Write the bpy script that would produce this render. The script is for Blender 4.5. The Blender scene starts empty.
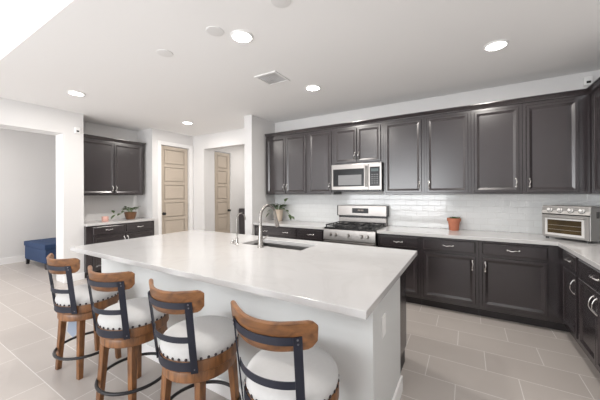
import bpy, bmesh, math, random
from mathutils import Matrix, Vector
random.seed(7)
sc = bpy.context.scene
C = sc.collection
PI = math.pi

# ---------------------------------------------------------------- camera
cam = bpy.data.cameras.new('camera'); cam_o = bpy.data.objects.new('camera', cam); C.objects.link(cam_o)
cam.sensor_width = 36.0; cam.lens = 278.8 / 600 * 36.0; cam.clip_start = 0.05
cam.shift_y = (193.05 - 200.0) / 600.0
cam_o.matrix_world = Matrix.Translation((0, 0, 1.4137)) @ Matrix.Rotation(0.5385, 4, 'Z') @ Matrix.Rotation(PI/2, 4, 'X') @ Matrix.Rotation(-0.0053, 4, 'Z')
sc.camera = cam_o
# ---------------------------------------------------------------- world, lights, exposure
w = bpy.data.worlds.new('daylight'); sc.world = w; w.use_nodes = True
w.node_tree.nodes['Background'].inputs[0].default_value = (0.93, 0.96, 1.0, 1)
w.node_tree.nodes['Background'].inputs[1].default_value = 1.0
sc.view_settings.view_transform = 'Standard'; sc.view_settings.look = 'None'
sc.view_settings.exposure = 0.40; sc.view_settings.gamma = 1.0; sc.view_settings.use_curve_mapping = False
def area(name, loc, rot, sx, sy, power, col=(1, 1, 1)):
    l = bpy.data.lights.new(name, 'AREA'); l.shape = 'RECTANGLE'; l.size = sx; l.size_y = sy; l.energy = power; l.color = col
    o = bpy.data.objects.new(name, l); C.objects.link(o); o.location = loc; o.rotation_euler = rot; return o
area('patio_window_light', (-2.6, -3.9, 1.5), (PI/2+0.95, 0, 0), 4.0, 2.6, 240, (0.97, 0.985, 1.0))
area('far_room_fill_light', (-6.9, -0.9, 1.5), (PI/2, 0, 0), 1.6, 1.8, 32, (1, 1, 1))  # unseen fill lamp added to brighten the far room
LAMP_POWER = 14.0
sc.cycles.max_bounces = 14; sc.cycles.diffuse_bounces = 8

# ---------------------------------------------------------------- materials
MATS = {}
def mat(name, col, rough=0.5, metal=0.0, coat=0.0, emis=None, estr=1.0, spec=0.5, noise=None, bump=None, alpha=None, trans=0.0):
    m = bpy.data.materials.new(name); m.use_nodes = True; nt = m.node_tree; b = nt.nodes['Principled BSDF']
    b.inputs['Base Color'].default_value = (*col, 1); b.inputs['Roughness'].default_value = rough
    b.inputs['Metallic'].default_value = metal; b.inputs['Coat Weight'].default_value = coat
    b.inputs['Specular IOR Level'].default_value = spec; b.inputs['Coat Roughness'].default_value = 0.12
    b.inputs['Transmission Weight'].default_value = trans
    if emis: b.inputs['Emission Color'].default_value = (*emis, 1); b.inputs['Emission Strength'].default_value = estr
    tc = nt.nodes.new('ShaderNodeTexCoord')
    if noise:                                   # (scale, amount) tonal variation
        n = nt.nodes.new('ShaderNodeTexNoise'); n.inputs['Scale'].default_value = noise[0]; n.inputs['Detail'].default_value = 4
        nt.links.new(tc.outputs['Object'], n.inputs['Vector'])
        mx = nt.nodes.new('ShaderNodeMix'); mx.data_type = 'RGBA'
        k = noise[1]
        mx.inputs['A'].default_value = (*[c*(1-k) for c in col], 1); mx.inputs['B'].default_value = (*[min(1, c*(1+k)) for c in col], 1)
        nt.links.new(n.outputs['Fac'], mx.inputs['Factor']); nt.links.new(mx.outputs['Result'], b.inputs['Base Color'])
    if bump:
        n2 = nt.nodes.new('ShaderNodeTexNoise'); n2.inputs['Scale'].default_value = bump[0]; n2.inputs['Detail'].default_value = 3
        nt.links.new(tc.outputs['Object'], n2.inputs['Vector'])
        bp = nt.nodes.new('ShaderNodeBump'); bp.inputs['Strength'].default_value = bump[1]; bp.inputs['Distance'].default_value = 0.002
        nt.links.new(n2.outputs['Fac'], bp.inputs['Height']); nt.links.new(bp.outputs['Normal'], b.inputs['Normal'])
    MATS[name] = m; return m
def mathn(nt, op, a, b=None):
    n = nt.nodes.new('ShaderNodeMath'); n.operation = op
    for i, v in enumerate((a, b)):
        if v is None: continue
        if isinstance(v, (int, float)): n.inputs[i].default_value = v
        else: nt.links.new(v, n.inputs[i])
    return n.outputs[0]

WALL = mat('wall_paint', (0.70, 0.692, 0.688), 0.7, bump=(180, 0.08))
CEIL = mat('ceiling_paint', (0.88, 0.875, 0.87), 0.8, bump=(120, 0.1))
ISLP = mat('island_paint', (0.63, 0.64, 0.635), 0.6)
TRIM = mat('trim_paint', (0.84, 0.835, 0.83), 0.4)
CAB = mat('cabinet_stain', (0.027, 0.021, 0.023), 0.26, coat=0.0, spec=0.9, noise=(9, 0.16), bump=(60, 0.05))
CABIN = mat('toe_kick_stain', (0.028, 0.023, 0.024), 0.5)
STEEL = mat('stainless', (0.30, 0.28, 0.265), 0.30, 1.0, noise=(40, 0.05))
NICKEL = mat('brushed_nickel', (0.72, 0.71, 0.69), 0.22, 1.0)
FAUCET = mat('faucet_nickel', (0.37, 0.35, 0.33), 0.27, 1.0)
BLACK = mat('black_enamel', (0.012, 0.012, 0.013), 0.25)
IRON = mat('cast_iron', (0.02, 0.02, 0.021), 0.55)
GLASSB = mat('dark_glass', (0.008, 0.008, 0.009), 0.22, spec=0.25)
GREYGL = mat('grey_screen_glass', (0.20, 0.20, 0.205), 0.35, spec=0.3)
SINKM = mat('sink_steel', (0.36, 0.35, 0.345), 0.33, 1.0, noise=(14, 0.12))
FABRIC = mat('seat_fabric', (0.56, 0.555, 0.55), 0.9, bump=(400, 0.3), noise=(60, 0.04))
BAND = mat('dark_metal_band', (0.011, 0.013, 0.026), 0.5, 0.1)
RINGM = mat('foot_ring_metal', (0.035, 0.034, 0.036), 0.35, 0.6)
NAIL = mat('nailhead_metal', (0.06, 0.05, 0.055), 0.35, 0.8)
RIVET = mat('rivet_metal', (0.22, 0.22, 0.24), 0.35, 0.9)
BLUE = mat('blue_velvet', (0.022, 0.050, 0.125), 0.75, noise=(20, 0.2))
FEET = mat('dark_wood_feet', (0.012, 0.010, 0.012), 0.4)
TERRA = mat('terracotta', (0.42, 0.15, 0.085), 0.75, noise=(30, 0.12))
CREAMPOT = mat('beige_ceramic', (0.60, 0.50, 0.40), 0.5, noise=(40, 0.1))
BROWNPOT = mat('brown_glaze', (0.16, 0.075, 0.035), 0.35, noise=(20, 0.3))
SOIL = mat('soil', (0.04, 0.025, 0.015), 0.95)
LEAF = mat('leaf_green', (0.10, 0.19, 0.035), 0.45, noise=(18, 0.45))
LEAFD = mat('dark_leaf', (0.075, 0.12, 0.04), 0.4, noise=(18, 0.35))
PINK = mat('pink_wax', (0.72, 0.42, 0.36), 0.5)
PLASTIC = mat('white_plastic', (0.82, 0.82, 0.81), 0.4)
BLACKP = mat('black_plastic', (0.01, 0.01, 0.01), 0.3)
TAGM = mat('tag_paper', (0.30, 0.35, 0.44), 0.7)
OVENIN = mat('oven_glow_tint', (0.055, 0.036, 0.014), 0.3, spec=0.3, noise=(8, 0.8))  # brown tint stands in for the amber glow inside the oven
OVST = mat('satin_steel', (0.34, 0.33, 0.32), 0.42, 0.6)
BEZEL = mat('bright_steel', (0.66, 0.65, 0.64), 0.4, 0.3)
LAMP = mat('lamp_lens', (1, 1, 1), 0.5, emis=(1.0, 0.97, 0.92), estr=9.0)
DOORW = mat('door_paint', (0.50, 0.43, 0.355), 0.45)
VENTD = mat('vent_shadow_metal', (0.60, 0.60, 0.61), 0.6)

def quartz():
    m = mat('white_quartz', (0.74, 0.73, 0.72), 0.11, spec=0.5)
    nt = m.node_tree; b = nt.nodes['Principled BSDF']; tc = nt.nodes.new('ShaderNodeTexCoord')
    n = nt.nodes.new('ShaderNodeTexNoise'); n.inputs['Scale'].default_value = 1.6; n.inputs['Detail'].default_value = 8; n.inputs['Distortion'].default_value = 1.5
    nt.links.new(tc.outputs['Object'], n.inputs['Vector'])
    r = nt.nodes.new('ShaderNodeValToRGB'); e = r.color_ramp.elements
    e[0].position = 0.47; e[0].color = (0.55, 0.542, 0.538, 1); e[1].position = 0.53; e[1].color = (0.55, 0.542, 0.538, 1)
    x = r.color_ramp.elements.new(0.5); x.color = (0.53, 0.52, 0.515, 1)
    nt.links.new(n.outputs['Fac'], r.inputs[0]); nt.links.new(r.outputs[0], b.inputs['Base Color'])
    return m
QUARTZ = quartz()

def wood(name, scl):
    m = mat(name, (0.3, 0.12, 0.04), 0.42, coat=0.15)
    nt = m.node_tree; b = nt.nodes['Principled BSDF']; tc = nt.nodes.new('ShaderNodeTexCoord')
    mp = nt.nodes.new('ShaderNodeMapping'); mp.inputs['Scale'].default_value = scl
    n = nt.nodes.new('ShaderNodeTexNoise'); n.inputs['Scale'].default_value = 2.2; n.inputs['Detail'].default_value = 6; n.inputs['Distortion'].default_value = 0.8
    nt.links.new(tc.outputs['Object'], mp.inputs[0]); nt.links.new(mp.outputs[0], n.inputs['Vector'])
    r = nt.nodes.new('ShaderNodeValToRGB'); e = r.color_ramp.elements
    e[0].position = 0.3; e[0].color = (0.090, 0.035, 0.012, 1); e[1].position = 0.72; e[1].color = (0.30, 0.128, 0.042, 1)
    nt.links.new(n.outputs['Fac'], r.inputs[0]); nt.links.new(r.outputs[0], b.inputs['Base Color'])
    return m
WOOD = wood('oak_stained', (14, 14, 3)); WOODX = wood('oak_rail', (3, 12, 14))

def floor_tiles():
    m = mat('floor_tile', (0.3, 0.27, 0.25), 0.33)
    nt = m.node_tree; b = nt.nodes['Principled BSDF']; tc = nt.nodes.new('ShaderNodeTexCoord')
    s = nt.nodes.new('ShaderNodeSeparateXYZ'); nt.links.new(tc.outputs['Object'], s.inputs[0])
    v = mathn(nt, 'DIVIDE', mathn(nt, 'SUBTRACT', s.outputs[1], 2.955), 0.306); row = mathn(nt, 'FLOOR', v); fv = mathn(nt, 'SUBTRACT', v, row)
    u = mathn(nt, 'DIVIDE', mathn(nt, 'ADD', mathn(nt, 'SUBTRACT', s.outputs[0], 0.535), mathn(nt, 'MULTIPLY', row, 0.204)), 0.612)
    col = mathn(nt, 'FLOOR', u); fu = mathn(nt, 'SUBTRACT', u, col)
    du = mathn(nt, 'MULTIPLY', mathn(nt, 'MINIMUM', fu, mathn(nt, 'SUBTRACT', 1.0, fu)), 0.612)
    dv = mathn(nt, 'MULTIPLY', mathn(nt, 'MINIMUM', fv, mathn(nt, 'SUBTRACT', 1.0, fv)), 0.306)
    grout = mathn(nt, 'LESS_THAN', mathn(nt, 'MINIMUM', du, dv), 0.0028)
    cb = nt.nodes.new('ShaderNodeCombineXYZ'); nt.links.new(col, cb.inputs[0]); nt.links.new(row, cb.inputs[1])
    wn = nt.nodes.new('ShaderNodeTexWhiteNoise'); nt.links.new(cb.outputs[0], wn.inputs['Vector'])
    n = nt.nodes.new('ShaderNodeTexNoise'); n.inputs['Scale'].default_value = 5; n.inputs['Detail'].default_value = 5
    nt.links.new(tc.outputs['Object'], n.inputs['Vector'])
    t = mathn(nt, 'ADD', mathn(nt, 'MULTIPLY', wn.outputs['Value'], 0.5), mathn(nt, 'MULTIPLY', n.outputs['Fac'], 0.5))
    a = nt.nodes.new('ShaderNodeMix'); a.data_type = 'RGBA'
    a.inputs['A'].default_value = (0.41, 0.37, 0.345, 1); a.inputs['B'].default_value = (0.49, 0.45, 0.42, 1)
    nt.links.new(t, a.inputs['Factor'])
    g = nt.nodes.new('ShaderNodeMix'); g.data_type = 'RGBA'; nt.links.new(grout, g.inputs['Factor'])
    nt.links.new(a.outputs['Result'], g.inputs['A']); g.inputs['B'].default_value = (0.66, 0.635, 0.615, 1)
    nt.links.new(g.outputs['Result'], b.inputs['Base Color'])
    bp = nt.nodes.new('ShaderNodeBump'); bp.inputs['Distance'].default_value = 0.001; bp.inputs['Strength'].default_value = 0.5; bp.invert = True
    nt.links.new(grout, bp.inputs['Height']); nt.links.new(bp.outputs['Normal'], b.inputs['Normal'])
    return m
FLOOR = floor_tiles()

def subway(axis):
    m = mat('subway_tile_' + axis, (0.8, 0.8, 0.8), 0.09, spec=0.6)
    nt = m.node_tree; b = nt.nodes['Principled BSDF']; tc = nt.nodes.new('ShaderNodeTexCoord')
    s = nt.nodes.new('ShaderNodeSeparateXYZ'); nt.links.new(tc.outputs['Object'], s.inputs[0])
    v = mathn(nt, 'DIVIDE', mathn(nt, 'SUBTRACT', s.outputs[2], 0.914), 0.078); row = mathn(nt, 'FLOOR', v); fv = mathn(nt, 'SUBTRACT', v, row)
    odd = mathn(nt, 'MODULO', row, 2.0)
    u = mathn(nt, 'ADD', mathn(nt, 'DIVIDE', s.outputs[0 if axis == 'x' else 1], 0.154), mathn(nt, 'MULTIPLY', odd, 0.5))
    col = mathn(nt, 'FLOOR', u); fu = mathn(nt, 'SUBTRACT', u, col)
    du = mathn(nt, 'MULTIPLY', mathn(nt, 'MINIMUM', fu, mathn(nt, 'SUBTRACT', 1.0, fu)), 0.154)
    dv = mathn(nt, 'MULTIPLY', mathn(nt, 'MINIMUM', fv, mathn(nt, 'SUBTRACT', 1.0, fv)), 0.078)
    d = mathn(nt, 'MINIMUM', du, dv)
    h = nt.nodes.new('ShaderNodeMapRange'); h.inputs['From Min'].default_value = 0.001; h.inputs['From Max'].default_value = 0.004
    nt.links.new(d, h.inputs['Value'])
    cb = nt.nodes.new('ShaderNodeCombineXYZ'); nt.links.new(col, cb.inputs[0]); nt.links.new(row, cb.inputs[1])
    wn = nt.nodes.new('ShaderNodeTexWhiteNoise'); nt.links.new(cb.outputs[0], wn.inputs['Vector'])
    t1 = nt.nodes.new('ShaderNodeMix'); t1.data_type = 'RGBA'; t1.inputs['A'].default_value = (0.74, 0.75, 0.745, 1); t1.inputs['B'].default_value = (0.77, 0.78, 0.775, 1)
    nt.links.new(wn.outputs['Value'], t1.inputs['Factor'])
    mx = nt.nodes.new('ShaderNodeMix'); mx.data_type = 'RGBA'; mx.inputs['A'].default_value = (0.70, 0.70, 0.695, 1)
    nt.links.new(t1.outputs['Result'], mx.inputs['B']); nt.links.new(h.outputs[0], mx.inputs['Factor']); nt.links.new(mx.outputs['Result'], b.inputs['Base Color'])
    n = nt.nodes.new('ShaderNodeTexNoise'); n.inputs['Scale'].default_value = 9; nt.links.new(tc.outputs['Object'], n.inputs['Vector'])
    hh = mathn(nt, 'ADD', h.outputs[0], mathn(nt, 'MULTIPLY', n.outputs['Fac'], 1.6))
    bp = nt.nodes.new('ShaderNodeBump'); bp.inputs['Distance'].default_value = 0.0015; bp.inputs['Strength'].default_value = 0.6
    nt.links.new(hh, bp.inputs['Height']); nt.links.new(bp.outputs['Normal'], b.inputs['Normal'])
    return m
SUBX = subway('x'); SUBY = subway('y')

# ---------------------------------------------------------------- mesh helpers
def box(bm, x0, x1, y0, y1, z0, z1, M=None):
    vs = [bm.verts.new(Vector(p)) for p in ((x0,y0,z0),(x1,y0,z0),(x1,y1,z0),(x0,y1,z0),(x0,y0,z1),(x1,y0,z1),(x1,y1,z1),(x0,y1,z1))]
    if M:
        for v in vs: v.co = M @ v.co
    for f in ((3,2,1,0),(4,5,6,7),(0,1,5,4),(1,2,6,5),(2,3,7,6),(3,0,4,7)): bm.faces.new([vs[i] for i in f])
    return bm
def B(*a):                                      # one box as a bmesh
    return box(bmesh.new(), *a)
def frustum(bm, c0, h0, c1, h1, M=None):        # square post from centre c0 (half h0) to c1 (half h1)
    q = [(-1,-1),(1,-1),(1,1),(-1,1)]
    a = [bm.verts.new(Vector((c0[0]+sx*h0, c0[1]+sy*h0, c0[2]))) for sx, sy in q]
    b = [bm.verts.new(Vector((c1[0]+sx*h1, c1[1]+sy*h1, c1[2]))) for sx, sy in q]
    if M:
        for v in a+b: v.co = M @ v.co
    bm.faces.new(a[::-1]); bm.faces.new(b)
    for i in range(4): bm.faces.new((a[i], a[(i+1)%4], b[(i+1)%4], b[i]))
    return bm
def lathe(bm, prof, n=32, o=(0,0,0), M=None, loop=False):   # prof: (r, z) list; r=0 allowed at the ends
    rings = []
    for r, z in prof:
        if r < 1e-6: ring = [bm.verts.new(Vector((o[0], o[1], o[2]+z)))]
        else: ring = [bm.verts.new(Vector((o[0]+r*math.cos(2*PI*i/n), o[1]+r*math.sin(2*PI*i/n), o[2]+z))) for i in range(n)]
        rings.append(ring)
    if M:
        for ring in rings:
            for v in ring: v.co = M @ v.co
    for a, b in zip(rings, rings[1:] + (rings[:1] if loop else [])):
        for i in range(n):
            j = (i+1) % n
            if len(a) == 1 and len(b) == 1: continue
            if len(a) == 1: bm.faces.new((a[0], b[j], b[i]))
            elif len(b) == 1: bm.faces.new((a[i], a[j], b[0]))
            else: bm.faces.new((a[i], a[j], b[j], b[i]))
    if loop: return bm
    if len(rings[0]) > 1: bm.faces.new(rings[0][::-1])
    if len(rings[-1]) > 1: bm.faces.new(rings[-1])
    return bm
def cyl(bm, r, z0, z1, o=(0,0,0), n=24, M=None): return lathe(bm, [(r, z0), (r, z1)], n, o, M)
def tube(bm, pts, r, n=10, closed=False, flat=1.0):
    pts = [Vector(p) for p in pts]; N = len(pts); rs = r if isinstance(r, (list, tuple)) else [r]*N
    rings = []; prev = None
    for i, p in enumerate(pts):
        t = (pts[(i+1) % N] - pts[i-1]) if (closed or 0 < i < N-1) else (pts[1]-pts[0] if i == 0 else pts[-1]-pts[-2])
        t.normalize()
        if prev is None:
            up = Vector((0,0,1)) if abs(t.z) < 0.9 else Vector((1,0,0)); a = t.cross(up).normalized()
        else:
            a = (prev - t*prev.dot(t)).normalized()
        prev = a; b = t.cross(a)
        rings.append([bm.verts.new(p + (a*math.cos(2*PI*k/n) + b*math.sin(2*PI*k/n)*flat)*rs[i]) for k in range(n)])
    for i in range(N if closed else N-1):
        A, Bq = rings[i], rings[(i+1) % N]
        for k in range(n): bm.faces.new((A[k], A[(k+1)%n], Bq[(k+1)%n], Bq[k]))
    if not closed: bm.faces.new(rings[0][::-1]); bm.faces.new(rings[-1])
    return bm
def prism(bm, poly, z0, z1):
    a = [bm.verts.new((x, y, z0)) for x, y in poly]; b = [bm.verts.new((x, y, z1)) for x, y in poly]
    bm.faces.new(a[::-1]); bm.faces.new(b)
    for i in range(len(poly)): j = (i+1) % len(poly); bm.faces.new((a[i], a[j], b[j], b[i]))
    return bm
def strip(bm, path, hb, ht, th):                # thin curved band standing up; path (x,y) list, outward = right of travel
    n = len(path); rows = []
    for i, (x, y) in enumerate(path):
        p0 = Vector(path[max(0, i-1)]); p1 = Vector(path[min(n-1, i+1)]); t = (p1-p0).normalized(); nn = Vector((t.y, -t.x))
        b_ = hb[i] if isinstance(hb, list) else hb; t_ = ht[i] if isinstance(ht, list) else ht
        q = Vector((x, y)) + nn*th
        rows.append([bm.verts.new(v) for v in ((x, y, b_), (q.x, q.y, b_), (q.x, q.y, t_), (x, y, t_))])
    for a, b in zip(rows, rows[1:]):
        for k in range(4): bm.faces.new((a[k], a[(k+1)%4], b[(k+1)%4], b[k]))
    bm.faces.new(rows[0]); bm.faces.new(rows[-1][::-1])
    return bm
def loft(bm, w, h, rings, x0=0, z0=0):          # nested rectangles (inset, out) facing -y
    R = []
    for ins, out in rings:
        R.append([bm.verts.new((x0+x, -out, z0+z)) for x, z in ((ins, ins), (w-ins, ins), (w-ins, h-ins), (ins, h-ins))])
    for a, b in zip(R, R[1:]):
        for i in range(4): bm.faces.new((a[i], a[(i+1)%4], b[(i+1)%4], b[i]))
    bm.faces.new(R[0][::-1]); bm.faces.new(R[-1])
    return bm
def obj(name, bm, m, parent=None, smooth=False, bevel=0, seg=2, sub=0, loc=None, rot=None):
    bmesh.ops.recalc_face_normals(bm, faces=bm.faces[:])
    me = bpy.data.meshes.new(name); bm.to_mesh(me); bm.free(); me.materials.append(m)
    o = bpy.data.objects.new(name, me); C.objects.link(o)
    if parent: o.parent = parent
    if loc: o.location = loc
    if rot: o.rotation_euler = rot
    if bevel:
        md = o.modifiers.new('bevel', 'BEVEL'); md.width = bevel; md.segments = seg; md.limit_method = 'ANGLE'; md.angle_limit = 0.6; md.harden_normals = False
    if sub:
        md = o.modifiers.new('sub', 'SUBSURF'); md.levels = sub; md.render_levels = sub
    if smooth:
        for p in me.polygons: p.use_smooth = True
        if not sub:
            try: me.set_sharp_from_angle(angle=0.7)
            except Exception: pass
    return o
def tag(o, label, cat, group=None):
    o['label'] = label; o['category'] = cat
    if group: o['group'] = group
    return o
def thing(name, label, cat, loc=(0,0,0), rotz=0, group=None):
    o = bpy.data.objects.new(name, None); o.empty_display_size = 0.1; C.objects.link(o)
    o.location = loc; o.rotation_euler = (0, 0, rotz); return tag(o, label, cat, group)
def struct(name, bm, m, parent=None, **k):
    o = obj(name, bm, m, parent, **k)
    if not parent: o['kind'] = 'structure'
    return o
def copy_tree(o, parent=None):
    c = o.copy(); C.objects.link(c)
    if parent: c.parent = parent
    for ch in list(o.children): copy_tree(ch, c)
    return c

# ---------------------------------------------------------------- dimensions
D = 4.33; ZC = 2.752; XR = 1.43; XL = -5.50; XK = -3.138; CT = 0.914; UB = 1.389

# ---------------------------------------------------------------- structure
struct('floor', B(-8.3, 3.2, -4.2, 8.2, -0.1, 0.0), FLOOR)
struct('ceiling', B(-8.3, 1.6, 0.853, 8.2, ZC, ZC+0.12), CEIL)
struct('ceiling', B(-8.3, 3.2, -4.2, 0.853, 3.7, 3.8), CEIL)
struct('trim_1', B(-8.3, 3.2, 0.853, 0.95, ZC+0.12, 3.7), WALL)          # drop from the high ceiling
struct('wall_right_end', B(XR, XR+0.12, 0.853, 0.95, 0, ZC), WALL)
struct('wall_back', B(XK, XR+0.12, D, D+0.12, 0, ZC), WALL)
struct('wall_right', B(XR, XR+0.12, 0.95, D, 0, ZC), WALL)
bm = box(bmesh.new(), XK-0.165, XK, 3.659, D+0.12, 0, ZC)
struct('wall_pillar', bm, WALL)
# wall with the hallway opening
HY = D
bm = bmesh.new(); box(bm, XL-0.12, -5.13, HY, HY+0.12, 0, ZC); box(bm, -5.13, -3.70, HY, HY+0.12, 2.428, ZC); box(bm, -3.70, XK-0.165, HY, HY+0.12, 0, ZC)
struct('wall_hallway_opening', bm, WALL)
# left wall: room opening, niche, pantry door
bm = bmesh.new()
box(bm, XL-0.29, XL, 1.875, 2.15, 0, ZC)
box(bm, XL-0.29, XL, 0.2, 1.875, 2.385, ZC)
box(bm, XL-0.21, XL, -4.2, 0.2, 0, ZC+0.12); box(bm, XL-0.21, XL, -4.2, 0.853, ZC+0.12, 3.7)
struct('wall_left', bm, WALL)
struct('wall_niche_back', B(-6.15, -6.03, 2.15, 3.337, 0, ZC), WALL)
struct('wall_niche_left', B(-6.15, XL-0.29, 2.03, 2.15, 0, ZC), WALL)
PD0, PD1 = 3.545, 4.205
bm = bmesh.new()
box(bm, -6.15, XL, 3.337, PD0-0.02, 0, ZC); box(bm, XL-0.12, XL, PD0-0.02, PD1+0.02, 2.45, ZC); box(bm, XL-0.12, XL, PD1+0.02, HY, 0, ZC)
struct('wall_pantry', bm, WALL)
# hallway and far room
bm = bmesh.new()
box(bm, -5.25, -5.13, HY+0.12, 4.64, 0, ZC); box(bm, -5.25, -5.13, 4.64, 5.17, 2.43, ZC); box(bm, -5.25, -5.13, 5.17, 8.2, 0, ZC)
struct('wall_hallway_left', bm, WALL)
struct('wall_hallway_end', B(-5.25, -2.9, 7.3, 7.42, 0, ZC), WALL)
struct('wall_hallway_right', B(-3.02, -2.9, HY+0.12, 7.3, 0, ZC), WALL)
struct('wall_far_room', B(-8.17, -8.05, -1.2, 3.6, 0, ZC), WALL)
struct('wall_far_room_end', B(-8.05, -6.15, 3.48, 3.6, 0, ZC), WALL)
struct('wall_far_room_front', B(-8.05, XL-0.21, -1.3, -1.18, 0, ZC+0.12), WALL)
# rear of the living room with its patio opening
bm = bmesh.new(); box(bm, XL-0.21, -4.7, -4.2, -4.08, 0, 3.7); box(bm, -0.4, 3.2, -4.2, -4.08, 0, 3.7); box(bm, -4.7, -0.4, -4.2, -4.08, 3.1, 3.7)
struct('wall_rear', bm, WALL)
struct('wall_living_right', B(XR, XR+0.12, -4.08, 0.853, 0, 3.7), WALL)

# baseboards and casing
struct('baseboard_far_room', B(-8.05, -8.035, -1.18, 3.48, 0, 0.13), TRIM)
struct('baseboard_left', B(XL, XL+0.014, 1.875, 2.15, 0, 0.11), TRIM)
struct('baseboard_hallway', B(-5.13, -5.116, HY+0.12, 4.57, 0, 0.11), TRIM)
struct('baseboard_pillar', B(XK-0.165, XK, 3.645, 3.659, 0, 0.11), TRIM)
bm = bmesh.new()
cw = 0.075
box(bm, XL, XL+0.018, PD0-0.02-cw, PD0-0.02, 0, 2.45+cw); box(bm, XL, XL+0.018, PD1+0.02, PD1+0.02+cw, 0, 2.45+cw); box(bm, XL, XL+0.018, PD0-0.02, PD1+0.02, 2.45, 2.45+cw)
struct('trim_pantry_door', bm, TRIM, bevel=0.003)

def panel_door(name, w, h, n, m):
    """flat slab with n wide recessed panels, front to -y, origin bottom left"""
    bm = bmesh.new(); box(bm, 0, w, 0, 0.03, 0, h)
    st = 0.085; rail = 0.075; ph = (h - rail*(n+1) - 0.06) / n
    z = 0
    box(bm, 0, st, -0.007, 0, 0, h); box(bm, w-st, w, -0.007, 0, 0, h)
    z = 0
    for i in range(n+1):
        rh = rail + (0.06 if i == 0 else 0)
        box(bm, st, w-st, -0.007, 0, z, z+rh); z += rh
        if i < n: loft(bm, w-2*st, ph, [(0, 0.002), (0.010, 0.002), (0.030, 0.006)], st, z); z += ph
    return obj(name, bm, m, bevel=0.002, seg=1)
def door_knob(parent, x, z):
    bm = bmesh.new(); M = Matrix.Translation((x, -0.009, z)) @ Matrix.Rotation(PI/2, 4, 'X')
    lathe(bm, [(0.03, 0), (0.03, 0.006), (0.012, 0.01), (0.010, 0.035), (0.026, 0.042), (0.029, 0.055), (0.022, 0.066), (0, 0.068)], 20, M=M)
    return obj('door_knob', bm, IRON, parent, smooth=True)
d1 = panel_door('door_1', PD1-PD0, 2.43, 6, DOORW); d1['kind'] = 'structure'; d1.location = (XL-0.045, PD0, 0.01); d1.rotation_euler = (0, 0, PI/2)
door_knob(d1, 0.055, 0.98)
d2 = panel_door('door_2', 0.49, 2.40, 6, DOORW); d2['kind'] = 'structure'; d2.location = (-5.155, 4.66, 0.01); d2.rotation_euler = (0, 0, PI/2)
door_knob(d2, 0.44, 0.98)

# ---------------------------------------------------------------- backsplash (fixed tile fields)
struct('trim_3', B(XK+0.001, XR-0.0005, D-0.009, D-0.0002, CT+0.0005, UB-0.001), SUBX)
struct('trim_4', B(XR-0.009, XR-0.0002, 1.6, D-0.0095, CT+0.0005, UB-0.001), SUBY)

# ---------------------------------------------------------------- cabinets
DOOR_RINGS = [(0, 0), (0, 0.014), (0.004, 0.019), (0.028, 0.019), (0.031, 0.0165), (0.054, 0.007), (0.058, 0.007)]
SLAB_RINGS = [(0, 0), (0, 0.013), (0.009, 0.019)]
def pull(parent, x, z, vertical, L=0.10, out=0.019):
    bm = bmesh.new(); pts = []
    for i in range(13):
        t = i/12*2-1; a = t*L/2
        y = -out - 0.026*(1-abs(t)**2.6) - 0.0015
        s = 0.004*math.sin(t*PI*1.5)
        pts.append((x+s, y, z+a) if vertical else (x+a, y, z+s))
    rs = [0.0062 if abs(i-6) > 4 else 0.0042 + 0.0012*(1-abs(i-6)/6) for i in range(13)]
    tube(bm, pts, rs, 8)
    for e in (-1, 1):
        p = (x, -out, z+e*L/2) if vertical else (x+e*L/2, -out, z)
        M = Matrix.Translation(p) @ Matrix.Rotation(PI/2, 4, 'X')
        lathe(bm, [(0.0095, 0), (0.0095, 0.002), (0.006, 0.006), (0, 0.007)], 12, M=M)
    return obj('pull_handle', bm, NICKEL, parent, smooth=True)
def cab_door(parent, x0, x1, z0, z1, face, side, up, L=0.10):
    """side: 'l'/'r' edge that carries the pull; up: pull near the bottom ('b') or the top ('t')"""
    o = obj('door', loft(bmesh.new(), x1-x0, z1-z0, DOOR_RINGS), CAB, parent, loc=(x0, -face, z0))
    hx = 0.028 if side == 'l' else (x1-x0)-0.028
    hz = 0.105 if up == 'b' else (z1-z0)-0.105
    pull(o, hx, hz, True, L)
    return o
def cab_drawer(parent, x0, x1, z0, z1, face, n=1, L=0.10):
    o = obj('drawer', loft(bmesh.new(), x1-x0, z1-z0, SLAB_RINGS), CAB, parent, loc=(x0, -face, z0))
    for k in range(n): pull(o, (x1-x0)*(k+0.5)/n if n == 1 else (x1-x0)*(0.25+0.5*k), (z1-z0)/2, False, L)
    return o
BF = 0.61
def base_cabinet(label, loc, rot, w, doors, drawers, front_w=None, group='dark base cabinets', L=0.10, depth=BF, nh=1, off=0.0):
    t = thing('base_cabinet', label, 'cabinet', (loc[0], loc[1], 0), rot, group)
    bm = bmesh.new(); box(bm, 0.0005, w-0.0005, -depth, -0.011, 0.10, 0.8755)
    obj('body', bm, CAB, t, bevel=0.0015, seg=1)
    obj('toe_kick', B(0.0005, w-0.0005, -depth+0.075, -0.011, 0, 0.0995), CABIN, t)
    fw = front_w or w; g = 0.032
    def spans(n, gap):
        a = off+g; b = fw-g; s = (b-a-gap*(n-1))/n
        return [(a+i*(s+gap), a+i*(s+gap)+s) for i in range(n)]
    for x0, x1 in spans(drawers, 0.05 if drawers > 1 else 0): cab_drawer(t, x0, x1, 0.722, 0.850, depth, nh, L)
    for i, (x0, x1) in enumerate(spans(len(doors), 0.006)): cab_door(t, x0, x1, 0.148, 0.690, depth, doors[i], 't', L)
    return t
UD = 0.33
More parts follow.
